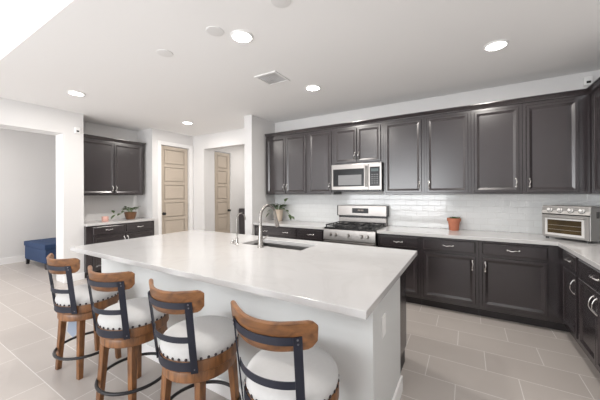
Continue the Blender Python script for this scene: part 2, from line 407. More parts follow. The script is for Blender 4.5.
def wall_cabinet(label, loc, rot, w, doors, z0=UB, z1=2.415, front_w=None, off=0.0, group='dark wall cabinets', depth=UD, up='b'):
    t = thing('wall_cabinet', label, 'cabinet', (loc[0], loc[1], z0), rot, group)
    h = z1-z0
    obj('body', B(0.0005, w-0.0005, -depth, -0.0005, 0, h), CAB, t, bevel=0.0015, seg=1)
    fw = front_w or w; g = 0.032; n = len(doors); a = off+g; b = fw-g; s = (b-a-0.006*(n-1))/n
    for i in range(n): cab_door(t, a+i*(s+0.006), a+i*(s+0.006)+s, 0.022, h-0.035, depth, doors[i], up, 0.085)
    return t
R0 = 0
wall_cabinet('dark two-door wall cabinet at the left end, above the trailing plant', (-3.10, D-0.0005), 0, 0.862, 'rl')
wall_cabinet('narrow dark one-door wall cabinet just left of the microwave', (-2.238, D-0.0005), 0, 0.458, 'r')
wall_cabinet('short dark two-door wall cabinet directly above the microwave', (-1.780, D-0.0005), 0, 0.768, 'rl', z0=1.842)
wall_cabinet('tall dark one-door wall cabinet directly right of the microwave', (-1.012, D-0.0005), 0, 0.534, 'r')
wall_cabinet('tall dark wall cabinet above the terracotta pot, handle at lower left', (-0.478, D-0.0005), 0, 0.528, 'l')
wall_cabinet('tall dark wall cabinet between the one above the terracotta pot and the corner one', (0.050, D-0.0005), 0, 0.495, 'r')
wall_cabinet('tall dark corner wall cabinet above the countertop oven, handle at lower left', (0.545, D-0.0005), 0, XR-0.0015-0.545, 'l', front_w=0.495)
wall_cabinet('dark wall cabinet on the right wall, cut off by the photo edge', (XR-0.0005, D-UD-0.022), -PI/2, 0.62, 'r', off=0.08, front_w=0.62)

def crown(path, label, name='crown_molding', z0=2.4155, z1=2.47):
    """mitred crown: profile (out, z) swept along an open plan path, outward = right of travel"""
    prof = [(-0.03, z0), (0.012, z0), (0.016, z0+0.012), (0.034, z1-0.016), (0.042, z1-0.010), (0.042, z1), (-0.03, z1)]
    bm = bmesh.new(); n = len(path); rows = []
    P = [Vector(p) for p in path]
    for i in range(n):
        def nrm(a, b): t = (b-a).normalized(); return Vector((t.y, -t.x))
        if i == 0: m_ = nrm(P[0], P[1])
        elif i == n-1: m_ = nrm(P[-2], P[-1])
        else:
            a = nrm(P[i-1], P[i]); b = nrm(P[i], P[i+1]); m_ = (a+b).normalized(); m_ = m_/max(0.2, m_.dot(a))
        rows.append([bm.verts.new((P[i].x+m_.x*o, P[i].y+m_.y*o, z)) for o, z in prof])
    k = len(prof)
    for a, b in zip(rows, rows[1:]):
        for j in range(k): bm.faces.new((a[j], a[(j+1)%k], b[(j+1)%k], b[j]))
    bm.faces.new(rows[0]); bm.faces.new(rows[-1][::-1])
    return tag(obj(name, bm, CAB), label, 'molding')
UF = D-0.0005-UD
crown([(-3.0945, UF), (XR-0.001-UD-0.0, UF), (XR-0.001-UD, 3.358)], 'long dark crown molding along the top of the range wall cabinets')

base_cabinet('dark base cabinet at the left end of the range wall, two-handled drawer', (XK+0.001, D-0.0005), 0, 0.878, 'rl', 1, nh=2)
base_cabinet('dark base cabinet just left of the gas range', (-2.259, D-0.0005), 0, 0.459, 'r', 1)
base_cabinet('dark base cabinet just right of the gas range, half hidden by the island', (-1.022, D-0.0005), 0, 0.532, 'l', 1)
base_cabinet('dark base cabinet with drawer and door below the terracotta pot', (-0.490, D-0.0005), 0, 0.605, 'r', 1)
base_cabinet('dark corner base cabinet with wide door, just left of the inner corner', (0.115, D-0.0005), 0, XR-0.0015-0.115, 'l', 1, front_w=0.62)
base_cabinet('narrow dark base cabinet on the right wall nearest the inner corner', (XR-0.0005, D-BF-0.0225), -PI/2, 0.460, 'r', 1, off=0.02, L=0.115)
base_cabinet('dark two-door base cabinet on the right wall, nearest the photo edge', (XR-0.0005, 3.2365), -PI/2, 0.80, 'rl', 1, L=0.115)

# worktops
bm = prism(bmesh.new(), [(-1.0215, D-0.0105), (-1.0215, D-0.65), (0.773, D-0.65), (0.773, 2.40), (XR-0.0105, 2.40), (XR-0.0105, D-0.0105)], 0.8765, CT)
tag(obj('countertop', bm, QUARTZ, bevel=0.003), 'L-shaped white quartz countertop running from the range round the right corner', 'countertop')
bm = prism(bmesh.new(), [(XK+0.001, D-0.0105), (XK+0.001, D-0.65), (-1.800, D-0.65), (-1.800, D-0.0105)], 0.8765, CT)
tag(obj('countertop', bm, QUARTZ, bevel=0.003), 'short white quartz countertop left of the gas range', 'countertop')

# niche cabinets (face +x)
NB = -6.03
wall_cabinet('dark two-door wall cabinet in the left alcove', (NB+0.0005, 2.157), PI/2, 1.108, 'rl', group=None, z1=2.40)
crown([(NB+UD+0.0005, 2.157), (NB+UD+0.0005, 3.265), (NB+0.04, 3.265)], 'short dark crown molding above the wall cabinet in the left alcove', z0=2.4005, z1=2.455)
nb = thing('base_cabinet', 'dark base cabinet with two drawers in the left alcove', 'cabinet', (NB+0.0005, 2.152, 0), PI/2)
NF = 0.59
obj('body', B(0.0005, 1.184, -NF, -0.001, 0.10, 0.8755), CAB, nb, bevel=0.0015, seg=1)
obj('toe_kick', B(0.0005, 1.184, -NF+0.075, -0.001, 0, 0.0995), CABIN, nb)
for x0, x1 in ((0.10, 0.60), (0.645, 1.15)): cab_drawer(nb, x0, x1, 0.722, 0.850, NF)
cab_door(nb, 0.10, 0.622, 0.148, 0.690, NF, 'r', 't'); cab_door(nb, 0.628, 1.15, 0.148, 0.690, NF, 'l', 't')
tag(obj('countertop', B(NB+0.0005, XL+0.09, 2.151, 3.336, 0.8765, CT), QUARTZ, bevel=0.003), 'small white quartz countertop in the left alcove', 'countertop')

# ---------------------------------------------------------------- island
IX0, IX1, IY0, IY1 = -3.226, -0.365, 1.150, 2.568
isl = thing('kitchen_island', 'large white kitchen island base with dark cabinets on its range side', 'kitchen island', (-1.8, 1.8, 0))
def loc_box(x0, x1, y0, y1, z0, z1): return B(x0+1.8, x1+1.8, y0-1.8, y1-1.8, z0, z1)
SX0, SX1, SY0, SY1 = -1.945, -1.243, 2.088, 2.402
obj('knee_wall', loc_box(-3.2, -0.41, 1.40, 2.07, 0, 0.8755), ISLP, isl)
bm = bmesh.new()
for a in ((-3.214, -0.396, 1.386, 1.4, 0, 0.11), (-0.41, -0.396, 1.4, 2.08, 0, 0.11), (-3.214, -3.2, 1.4, 2.08, 0, 0.11)):
    x0, x1, y0, y1, z0, z1 = a; box(bm, x0+1.8, x1+1.8, y0-1.8, y1-1.8, z0, z1)
obj('baseboard', bm, TRIM, isl, bevel=0.003)
bm = bmesh.new(); box(bm, -3.17+1.8, -0.45+1.8, 0.2705, 0.725, 0.10, 0.60); 
for x0, x1 in ((-3.17, SX0-0.06), (SX1+0.06, -0.45)): box(bm, x0+1.8, x1+1.8, 0.2705, 0.725, 0.60, 0.8755)
box(bm, SX0-0.06+1.8, SX1+0.06+1.8, 0.70, 0.725, 0.60, 0.8755)
obj('cabinet_body', bm, CAB, isl, bevel=0.0015, seg=1)
obj('toe_kick', loc_box(-3.17, -0.45, 2.0705, 2.45, 0, 0.0995), CABIN, isl)
xs = [-3.17, -2.62, -2.07, -1.12, -0.45]
for i in range(4):
    a, b = xs[i]+1.8+0.02, xs[i+1]+1.8-0.02; w_ = b-a
    o = obj('drawer', loft(bmesh.new(), w_, 0.128, SLAB_RINGS), CAB, isl, loc=(b, 0.725, 0.722), rot=(0, 0, PI)); pull(o, w_/2, 0.064, False)
    o = obj('door', loft(bmesh.new(), w_, 0.542, DOOR_RINGS), CAB, isl, loc=(b, 0.725, 0.148), rot=(0, 0, PI)); pull(o, 0.03, 0.44, True)
# outlet on the island side
ol = obj('outlet', box(bmesh.new(), 0, 0.007, -0.036, 0.036, -0.058, 0.058), PLASTIC, isl, bevel=0.002, loc=(1.39, 1.60-1.8, 0.66))
obj('socket', box(box(bmesh.new(), 0.007, 0.009, -0.016, 0.016, 0.008, 0.036), 0.007, 0.009, -0.016, 0.016, -0.036, -0.008), TRIM, ol)
# island top with the sink opening
bm = bmesh.new()
X = [IX0, SX0, SX1, IX1]; Y = [IY0, SY0, SY1, IY1]
for z in (0.8765, CT):
    V = [[bm.verts.new((x, y, z)) for x in X] for y in Y]
    for j in range(3):
        for i in range(3):
            if i == 1 and j == 1: continue
            f = (V[j][i], V[j][i+1], V[j+1][i+1], V[j+1][i]); bm.faces.new(f if z > 0.9 else f[::-1])
    if z < 0.9: Lo = V
    else: Hi = V
def wallq(idx):
    for (j, i), (j2, i2) in zip(idx, idx[1:]+idx[:1]): bm.faces.new((Lo[j][i], Lo[j2][i2], Hi[j2][i2], Hi[j][i]))
wallq([(0,0),(0,1),(0,2),(0,3),(1,3),(2,3),(3,3),(3,2),(3,1),(3,0),(2,0),(1,0)])
wallq([(1,1),(2,1),(2,2),(1,2)])
tag(obj('island_countertop', bm, QUARTZ, bevel=0.003), 'large glossy white quartz island countertop with a sink cut-out', 'countertop')
# sink
sk = thing('kitchen_sink', 'stainless steel undermount sink set in the island countertop', 'sink', ((SX0+SX1)/2, (SY0+SY1)/2, 0.66))
a, b = (SX1-SX0)/2+0.006, (SY1-SY0)/2+0.006
bm = bmesh.new(); rr = [((a+0.02, b+0.02), 0.2145), ((a, b), 0.2145), ((a-0.01, b-0.01), 0.03), ((a-0.04, b-0.04), 0.004)]
R_ = [[bm.verts.new((sx*p[0], sy*p[1], z)) for sx, sy in ((-1,-1),(1,-1),(1,1),(-1,1))] for p, z in rr]
for q, s in zip(R_, R_[1:]):
    for i in range(4): bm.faces.new((q[i], q[(i+1)%4], s[(i+1)%4], s[i]))
bm.faces.new(R_[-1])
o = obj('basin', bm, SINKM, sk, smooth=False); md = o.modifiers.new('s', 'SOLIDIFY'); md.thickness = 0.002; md.offset = -1
obj('drain', lathe(bmesh.new(), [(0.045, 0), (0.045, 0.003), (0.03, 0.004), (0.02, 0.001), (0, 0.001)], 24), NICKEL, sk, smooth=True, loc=(0, 0, 0.0062))
# faucets
fc = thing('kitchen_faucet', 'tall brushed nickel gooseneck faucet with pull-down spout beside the sink', 'faucet', (-1.635, 2.022, CT))
obj('faucet_body', lathe(bmesh.new(), [(0.029, 0), (0.029, 0.006), (0.024, 0.014), (0.022, 0.08), (0.018, 0.13), (0.0145, 0.20), (0, 0.20)], 28), FAUCET, fc, smooth=True)
pts = [(0, 0, 0.19)] + [(0, 0, 0.25)] + [(0, 0.115-0.115*math.cos(t*PI*0.93/14), 0.268+0.115*math.sin(t*PI*0.93/14)) for t in range(15)]
end = Vector(pts[-1]); dv_ = (Vector(pts[-1])-Vector(pts[-2])).normalized()
obj('faucet_neck', tube(bmesh.new(), pts, 0.0125, 14), FAUCET, fc, smooth=True)
obj('spray_head', tube(bmesh.new(), [end, end+dv_*0.05, end+dv_*0.10, end+dv_*0.135], [0.0135, 0.0155, 0.020, 0.0205], 16), FAUCET, fc, smooth=True)
obj('faucet_lever', tube(bmesh.new(), [(0.018, 0, 0.075), (0.045, 0, 0.085), (0.085, 0.0, 0.115)], [0.009, 0.007, 0.006], 10), FAUCET, fc, smooth=True)
ff = thing('filter_faucet', 'slim brushed nickel drinking water faucet left of the tall gooseneck', 'faucet', (-1.918, 2.012, CT))
obj('faucet_body', lathe(bmesh.new(), [(0.020, 0), (0.020, 0.004), (0.013, 0.01), (0.012, 0.065), (0.007, 0.075), (0, 0.075)], 20), FAUCET, ff, smooth=True)
pts = [(0, 0, 0.07), (0, 0, 0.20)] + [(0, 0.058-0.058*math.cos(t*PI*0.95/12), 0.245+0.058*math.sin(t*PI*0.95/12)) for t in range(13)]
pts.append((pts[-1][0], pts[-1][1]+0.002, pts[-1][2]-0.02))
obj('faucet_neck', tube(bmesh.new(), pts, 0.006, 10), FAUCET, ff, smooth=True)
obj('faucet_lever', tube(bmesh.new(), [(-0.010, 0, 0.035), (-0.032, 0, 0.037), (-0.048, 0.0, 0.044)], [0.006, 0.005, 0.005], 8), FAUCET, ff, smooth=True)
sb = thing('sink_button', 'small nickel air switch button on the island left of the slim faucet', 'button', (-2.02, 2.055, CT))
obj('button_base', lathe(bmesh.new(), [(0.019, 0), (0.019, 0.012), (0.015, 0.02), (0, 0.02)], 20), FAUCET, sb, smooth=True)
obj('button_cap', lathe(bmesh.new(), [(0.010, 0.0205), (0.010, 0.03), (0.006, 0.034), (0, 0.034)], 16), NICKEL, sb, smooth=True)

# ---------------------------------------------------------------- gas range
RW = 0.758
rg = thing('gas_range', 'stainless steel gas range with black cooktop and raised back panel', 'range', (-1.7905, D-0.0105, 0))
obj('body', B(0, RW, -0.63, -0.003, 0.09, 0.895), STEEL, rg, bevel=0.003)
obj('base_skirt', B(0.01, RW-0.01, -0.58, -0.02, 0, 0.0895), BLACK, rg)
obj('cooktop', B(-0.0, RW, -0.64, -0.09, 0.8955, 0.918), BLACK, rg, bevel=0.006)
bm = bmesh.new()
v = [(-0.63, 0.735), (-0.672, 0.745), (-0.655, 0.893), (-0.63, 0.893)]
A_ = [bm.verts.new((0, y, z)) for y, z in v]; B_ = [bm.verts.new((RW, y, z)) for y, z in v]
bm.faces.new(A_); bm.faces.new(B_[::-1])
for i in range(4): bm.faces.new((A_[i], A_[(i+1)%4], B_[(i+1)%4], B_[i]))
cp = obj('control_panel', bm, STEEL, rg, bevel=0.003)
for kx in (0.11, 0.19, 0.38, 0.57, 0.65):
    M = Matrix.Translation((kx, -0.665, 0.82)) @ Matrix.Rotation(PI/2-0.12, 4, 'X')
    bm = lathe(bmesh.new(), [(0.025, -0.003), (0.025, 0.004), (0.021, 0.008), (0.019, 0.03), (0.016, 0.034), (0, 0.034)], 20, M=M)
    box(bm, -0.003, 0.003, -0.018, 0.018, 0.034, 0.038, M)
    obj('knob', bm, STEEL, rg, smooth=True)
od = obj('oven_door', B(0.004, RW-0.004, -0.662, -0.6305, 0.24, 0.728), STEEL, rg, bevel=0.004)
obj('window', B(0.13, RW-0.13, -0.665, -0.6622, 0.33, 0.60), GLASSB, od)
bm = tube(bmesh.new(), [(0.05, -0.715, 0.69), (RW-0.05, -0.715, 0.69)], 0.013, 14)
for hx in (0.08, RW-0.08): tube(bm, [(hx, -0.662, 0.69), (hx, -0.708, 0.69)], 0.009, 10)
obj('handle', bm, STEEL, od, smooth=True)
obj('drawer', B(0.004, RW-0.004, -0.66, -0.6305, 0.092, 0.232), STEEL, rg, bevel=0.004)
for k in range(3):                                   # cast iron grates
    x0 = 0.02+k*0.241; x1 = x0+0.236; bm = bmesh.new()
    for (p, q) in (((x0, -0.625), (x1, -0.625)), ((x0, -0.12), (x1, -0.12)), ((x0, -0.372), (x1, -0.372))):
        box(bm, p[0], q[0], p[1]-0.006, p[1]+0.006, 0.944, 0.958)
    for x in (x0+0.006, (x0+x1)/2, x1-0.006): box(bm, x-0.006, x+0.006, -0.625, -0.12, 0.944, 0.957)
    for x in (x0+0.008, x1-0.008):
        for y in (-0.62, -0.372, -0.125): box(bm, x-0.007, x+0.007, y-0.007, y+0.007, 0.9185, 0.945)
    obj('grate', bm, IRON, rg, bevel=0.002, seg=1)
for bx, by, br in ((0.138, -0.50, 0.045), (0.138, -0.25, 0.035), (0.379, -0.372, 0.05), (0.62, -0.50, 0.04), (0.62, -0.25, 0.035)):
    obj('burner', lathe(bmesh.new(), [(br, 0.9185), (br, 0.928), (br*0.75, 0.930), (br*0.75, 0.938), (0, 0.940)], 22, (bx, by, 0)), IRON, rg, smooth=True)
obj('back_riser', B(0.0, RW, -0.085, -0.003, 0.8955, 1.022), STEEL, rg, bevel=0.003)
obj('riser_gap_strip', B(0.0, RW, -0.08, -0.003, 1.0225, 1.050), BLACK, rg)  # black strip in the gap between riser and backguard
bg = obj('backguard', B(-0.012, RW+0.012, -0.105, -0.003, 1.0505, 1.215), STEEL, rg, bevel=0.008, seg=3)
obj('end_cap', box(box(bmesh.new(), -0.020, -0.0125, -0.107, -0.003, 1.0505, 1.213), RW+0.0125, RW+0.020, -0.107, -0.003, 1.0505, 1.213), BLACK, bg)
ds = obj('display', B(RW*0.5-0.145, RW*0.5+0.115, -0.108, -0.1052, 1.095, 1.172), GLASSB, bg)
bm = bmesh.new()
for k in range(4): box(bm, RW*0.5-0.05+k*0.024, RW*0.5-0.037+k*0.024, -0.1090, -0.1081, 1.128, 1.152)
obj('display_digits', bm, mat('display_glow', (0.05, 0.06, 0.06), 0.4, emis=(0.35, 0.25, 0.2), estr=0.6), ds)

# ---------------------------------------------------------------- microwave
MWW = 0.764
mw = thing('microwave', 'stainless over-the-range microwave with black window and keypad', 'microwave', (-1.779, D-0.001, 1.432))
obj('body', B(0, MWW, -0.385, -0.002, 0, 0.408), BLACK, mw, bevel=0.003)
md_ = obj('door', B(0.001, 0.575, -0.41, -0.3855, 0.024, 0.406), STEEL, mw, bevel=0.004)
wn_ = obj('window', B(0.030, 0.512, -0.413, -0.4102, 0.075, 0.335), GLASSB, md_)
obj('window_mesh', B(0.115, 0.475, -0.4142, -0.4132, 0.095, 0.245), GREYGL, wn_)
bm = tube(bmesh.new(), [(0.545, -0.455, 0.06), (0.545, -0.455, 0.37)], 0.010, 12)
for hz in (0.085, 0.345): tube(bm, [(0.545, -0.41, hz), (0.545, -0.45, hz)], 0.007, 10)
obj('handle', bm, STEEL, md_, smooth=True)
cp = obj('control_panel', B(0.577, MWW-0.001, -0.41, -0.3855, 0.024, 0.406), STEEL, mw, bevel=0.003)
kp = obj('keypad', B(0.596, 0.738, -0.4125, -0.4102, 0.075, 0.35), GLASSB, cp)
bm = bmesh.new()
for r in range(5):
    for q in range(3): box(bm, 0.622+q*0.036, 0.640+q*0.036, -0.4135, -0.4126, 0.115+r*0.030, 0.125+r*0.030)
obj('keys', bm, GREYGL, kp)
obj('display', B(0.615, 0.72, -0.4135, -0.4126, 0.285, 0.325), mat('unlit_display', (0.03, 0.05, 0.05), 0.2), kp)
bm = bmesh.new()
for k in range(26): box(bm, 0.03+k*0.027, 0.05+k*0.027, -0.412, -0.388, 0.004, 0.020)
obj('vent_grille', bm, BLACK, mw)

# ---------------------------------------------------------------- countertop oven
OA = math.atan2(3.68-3.965, 1.015-0.70)
ov = thing('toaster_oven', 'stainless countertop toaster oven with four knobs, in the right corner', 'toaster oven', (0.70, 3.965, CT), OA)
OW = 0.412; OD = 0.33
obj('body', B(0, OW, 0.012, OD, 0.022, 0.350), OVST, ov, bevel=0.006)
obj('seam', B(0.004, OW-0.004, 0.006, 0.0118, 0.256, 0.270), BLACK, ov)
bm = bmesh.new()
v = [(0.0, 0.268), (0.028, 0.352), (0.05, 0.352), (0.05, 0.268)]
A_ = [bm.verts.new((-0.001, y, z)) for y, z in v]; B_ = [bm.verts.new((OW+0.001, y, z)) for y, z in v]
bm.faces.new(A_); bm.faces.new(B_[::-1])
for i in range(4): bm.faces.new((A_[i], A_[(i+1)%4], B_[(i+1)%4], B_[i]))
obj('control_panel', bm, OVST, ov, bevel=0.003)
for kx in (0.075, 0.165, 0.255, 0.345):
    M = Matrix.Translation((kx, 0.0115, 0.308)) @ Matrix.Rotation(PI/2-0.32, 4, 'X')
    bm = lathe(bmesh.new(), [(0.022, 0), (0.022, 0.003), (0.0165, 0.005), (0.015, 0.024), (0.012, 0.027), (0, 0.027)], 20, M=M)
    box(bm, -0.002, 0.002, -0.014, 0.014, 0.027, 0.030, M)
    kb = obj('knob', bm, BEZEL, ov, smooth=True)
    obj('dial_ring', lathe(bmesh.new(), [(0.0265, -0.001), (0.0265, 0.0008), (0.0225, 0.0008), (0.0225, -0.001)], 24, M=M, loop=True), IRON, kb)
bm = bmesh.new()
fx0, fx1, fz0, fz1, gx0, gx1, gz0, gz1 = 0.008, OW-0.008, 0.030, 0.258, 0.058, OW-0.062, 0.068, 0.208
for a in ((fx0, fx1, 0.0, 0.0118, fz0, gz0), (fx0, fx1, 0.0, 0.0118, gz1, fz1), (fx0, gx0, 0.0, 0.0118, gz0, gz1), (gx1, fx1, 0.0, 0.0118, gz0, gz1)): box(bm, *a)
dr = obj('door', bm, OVST, ov)
bm = bmesh.new()
for a in ((gx0-0.022, gx1+0.022, -0.0025, -0.0002, gz0-0.022, gz0), (gx0-0.022, gx1+0.022, -0.0025, -0.0002, gz1, gz1+0.014), (gx0-0.022, gx0, -0.0025, -0.0002, gz0, gz1), (gx1, gx1+0.022, -0.0025, -0.0002, gz0, gz1)): box(bm, *a)
obj('window_bezel', bm, BEZEL, dr)
obj('glass', B(gx0, gx1, 0.004, 0.008, gz0, gz1), OVENIN, dr)
bm = bmesh.new()
for z in (0.105, 0.15): box(bm, gx0+0.004, gx1-0.004, 0.0025, 0.0038, z, z+0.003)
obj('rack_lines', bm, OVST, dr)
bm = tube(bmesh.new(), [(0.03, -0.03, 0.238), (OW-0.03, -0.03, 0.238)], 0.007, 12)
for hx in (0.045, OW-0.045): tube(bm, [(hx, 0.0, 0.238), (hx, -0.027, 0.238)], 0.005, 8)
obj('handle', bm, OVST, dr, smooth=True)
for fx in (0.035, OW-0.035):
    for fy in (0.035, OD-0.035): obj('foot', cyl(bmesh.new(), 0.014, 0, 0.0215, (fx, fy, 0), 14), BLACKP, ov)
bm = bmesh.new()
for k in range(7): box(bm, OW+0.0005, OW+0.0015, 0.10+k*0.022, 0.112+k*0.022, 0.24, 0.30)
obj('side_vent', bm, BLACK, ov)

# ---------------------------------------------------------------- plants
def leaf(bm, base, direction, L, W, droop, up=Vector((0, 0, 1))):
    d = Vector(direction).normalized(); s = d.cross(up)
    s = s.normalized() if s.length > 0.05 else Vector((1, 0, 0)); n = s.cross(d).normalized()
    prof = [(0, 0.08), (0.15, 0.75), (0.35, 1.0), (0.6, 0.82), (0.82, 0.42), (1, 0.02)]
    rows = []
    for t, w_ in prof:
        c = Vector(base) + d*L*t - up*droop*L*t*t
        rows.append([bm.verts.new(c - s*W*w_/2 + n*W*0.14*w_), bm.verts.new(c), bm.verts.new(c + s*W*w_/2 + n*W*0.14*w_)])
    for a, b in zip(rows, rows[1:]):
        for k in range(2): bm.faces.new((a[k], a[k+1], b[k+1], b[k]))
def pot(name, prof, m, parent, n=32): return obj(name, lathe(bmesh.new(), prof, n), m, parent, smooth=True)
p = thing('potted_succulent', 'small green succulent in a terracotta pot on the range-wall counter', 'potted plant', (-0.145, 4.19, CT))
pot('pot', [(0.053, 0), (0.055, 0.004), (0.070, 0.118), (0.080, 0.120), (0.083, 0.158), (0.075, 0.160), (0.072, 0.138), (0, 0.138)], TERRA, p)
obj('soil', lathe(bmesh.new(), [(0.0705, 0.139), (0.070, 0.147), (0, 0.149)], 24), SOIL, p)
bm = bmesh.new()
for k in range(16):
    a_ = k*2.4; r = 0.012+0.03*(k/16); e = 1.2-0.9*k/16
    leaf(bm, (r*math.cos(a_)+0.01, r*math.sin(a_), 0.146), (math.cos(a_), math.sin(a_), e), 0.05+0.02*random.random(), 0.028, 0.15)
for dx in (0.055, 0.066): leaf(bm, (0.03, 0, 0.15), (dx*18, -0.2, 0.75), 0.062, 0.035, 0.1)
obj('foliage', bm, LEAF, p, smooth=True)

def vine_plant(t, top, n, vines, mleaf, mstem, lsize, seed):
    rnd = random.Random(seed); bl = bmesh.new(); bs = bmesh.new()
    for k in range(n):
        a_ = k*2.4+rnd.random(); tilt = 0.35+0.9*rnd.random(); L = top[2]*(0.55+0.6*rnd.random())
        p0 = Vector((0.02*math.cos(a_), 0.02*math.sin(a_), top[0])); p1 = p0+Vector((math.cos(a_)*tilt, math.sin(a_)*tilt, 1)).normalized()*L
        tube(bs, [p0, (p0+p1)/2+Vector((0, 0, 0.01)), p1], 0.0018, 5)
        leaf(bl, p1, (math.cos(a_), math.sin(a_), 0.2+0.4*rnd.random()), lsize*(0.8+0.4*rnd.random()), lsize*0.62, 0.35)
    for pts in vines:
        tube(bs, pts, 0.002, 5)
        for i in range(1, len(pts)):
            q = Vector(pts[i]); d_ = (q-Vector(pts[i-1])).normalized()
            leaf(bl, q, (d_.x, d_.y-0.3, d_.z+0.35*(-1)**i), lsize, lsize*0.62, 0.3)
    obj('stems', bs, mstem, t, smooth=True); obj('foliage', bl, mleaf, t, smooth=True)
p = thing('potted_pothos', 'trailing green plant in a beige pot on the counter left of the range', 'potted plant', (-2.93, 4.13, CT))
pot('pot', [(0.062, 0), (0.066, 0.005), (0.078, 0.07), (0.092, 0.190), (0.096, 0.195), (0.096, 0.207), (0.088, 0.207), (0.085, 0.185), (0, 0.185)], CREAMPOT, p)
obj('soil', lathe(bmesh.new(), [(0.084, 0.186), (0.083, 0.193), (0, 0.195)], 24), SOIL, p)
vine_plant(p, (0.19, 0, 0.11), 34, [[(0.03, -0.03, 0.19), (0.12, -0.05, 0.23), (0.21, -0.07, 0.20), (0.29, -0.08, 0.13), (0.33, -0.08, 0.10)], [(0.03, 0, 0.19), (0.11, -0.01, 0.27), (0.17, -0.02, 0.35), (0.19, -0.02, 0.38)], [(-0.03, -0.04, 0.19), (-0.09, -0.07, 0.20), (-0.12, -0.09, 0.14)]], LEAFD, LEAF, 0.10, 3)
p = thing('potted_ivy', 'leafy trailing plant in a brown pot in the left alcove', 'potted plant', (-5.72, 3.02, CT), PI/2)
pot('pot', [(0.075, 0), (0.080, 0.005), (0.098, 0.07), (0.108, 0.13), (0.110, 0.142), (0.101, 0.142), (0.098, 0.125), (0, 0.125)], BROWNPOT, p)
obj('soil', lathe(bmesh.new(), [(0.097, 0.126), (0.096, 0.133), (0, 0.135)], 24), SOIL, p)
vine_plant(p, (0.13, 0, 0.10), 26, [[(-0.05, -0.05, 0.13), (-0.15, -0.08, 0.17), (-0.23, -0.10, 0.13), (-0.33, -0.10, 0.11), (-0.36, -0.11, 0.15)], [(-0.04, -0.05, 0.13), (-0.12, -0.06, 0.24)], [(0.04, -0.05, 0.13), (0.09, -0.07, 0.22)]], LEAFD, LEAF, 0.10, 11)
cd = thing('jar_candle', 'small pink candle in the left alcove beside the brown plant pot', 'candle', (-5.68, 2.55, CT))
obj('wax', lathe(bmesh.new(), [(0.047, 0), (0.052, 0.006), (0.054, 0.085), (0.050, 0.09), (0.046, 0.082), (0, 0.080)], 26), PINK, cd, smooth=True)
obj('wick', cyl(bmesh.new(), 0.0018, 0.0805, 0.095, n=6), BLACKP, cd)

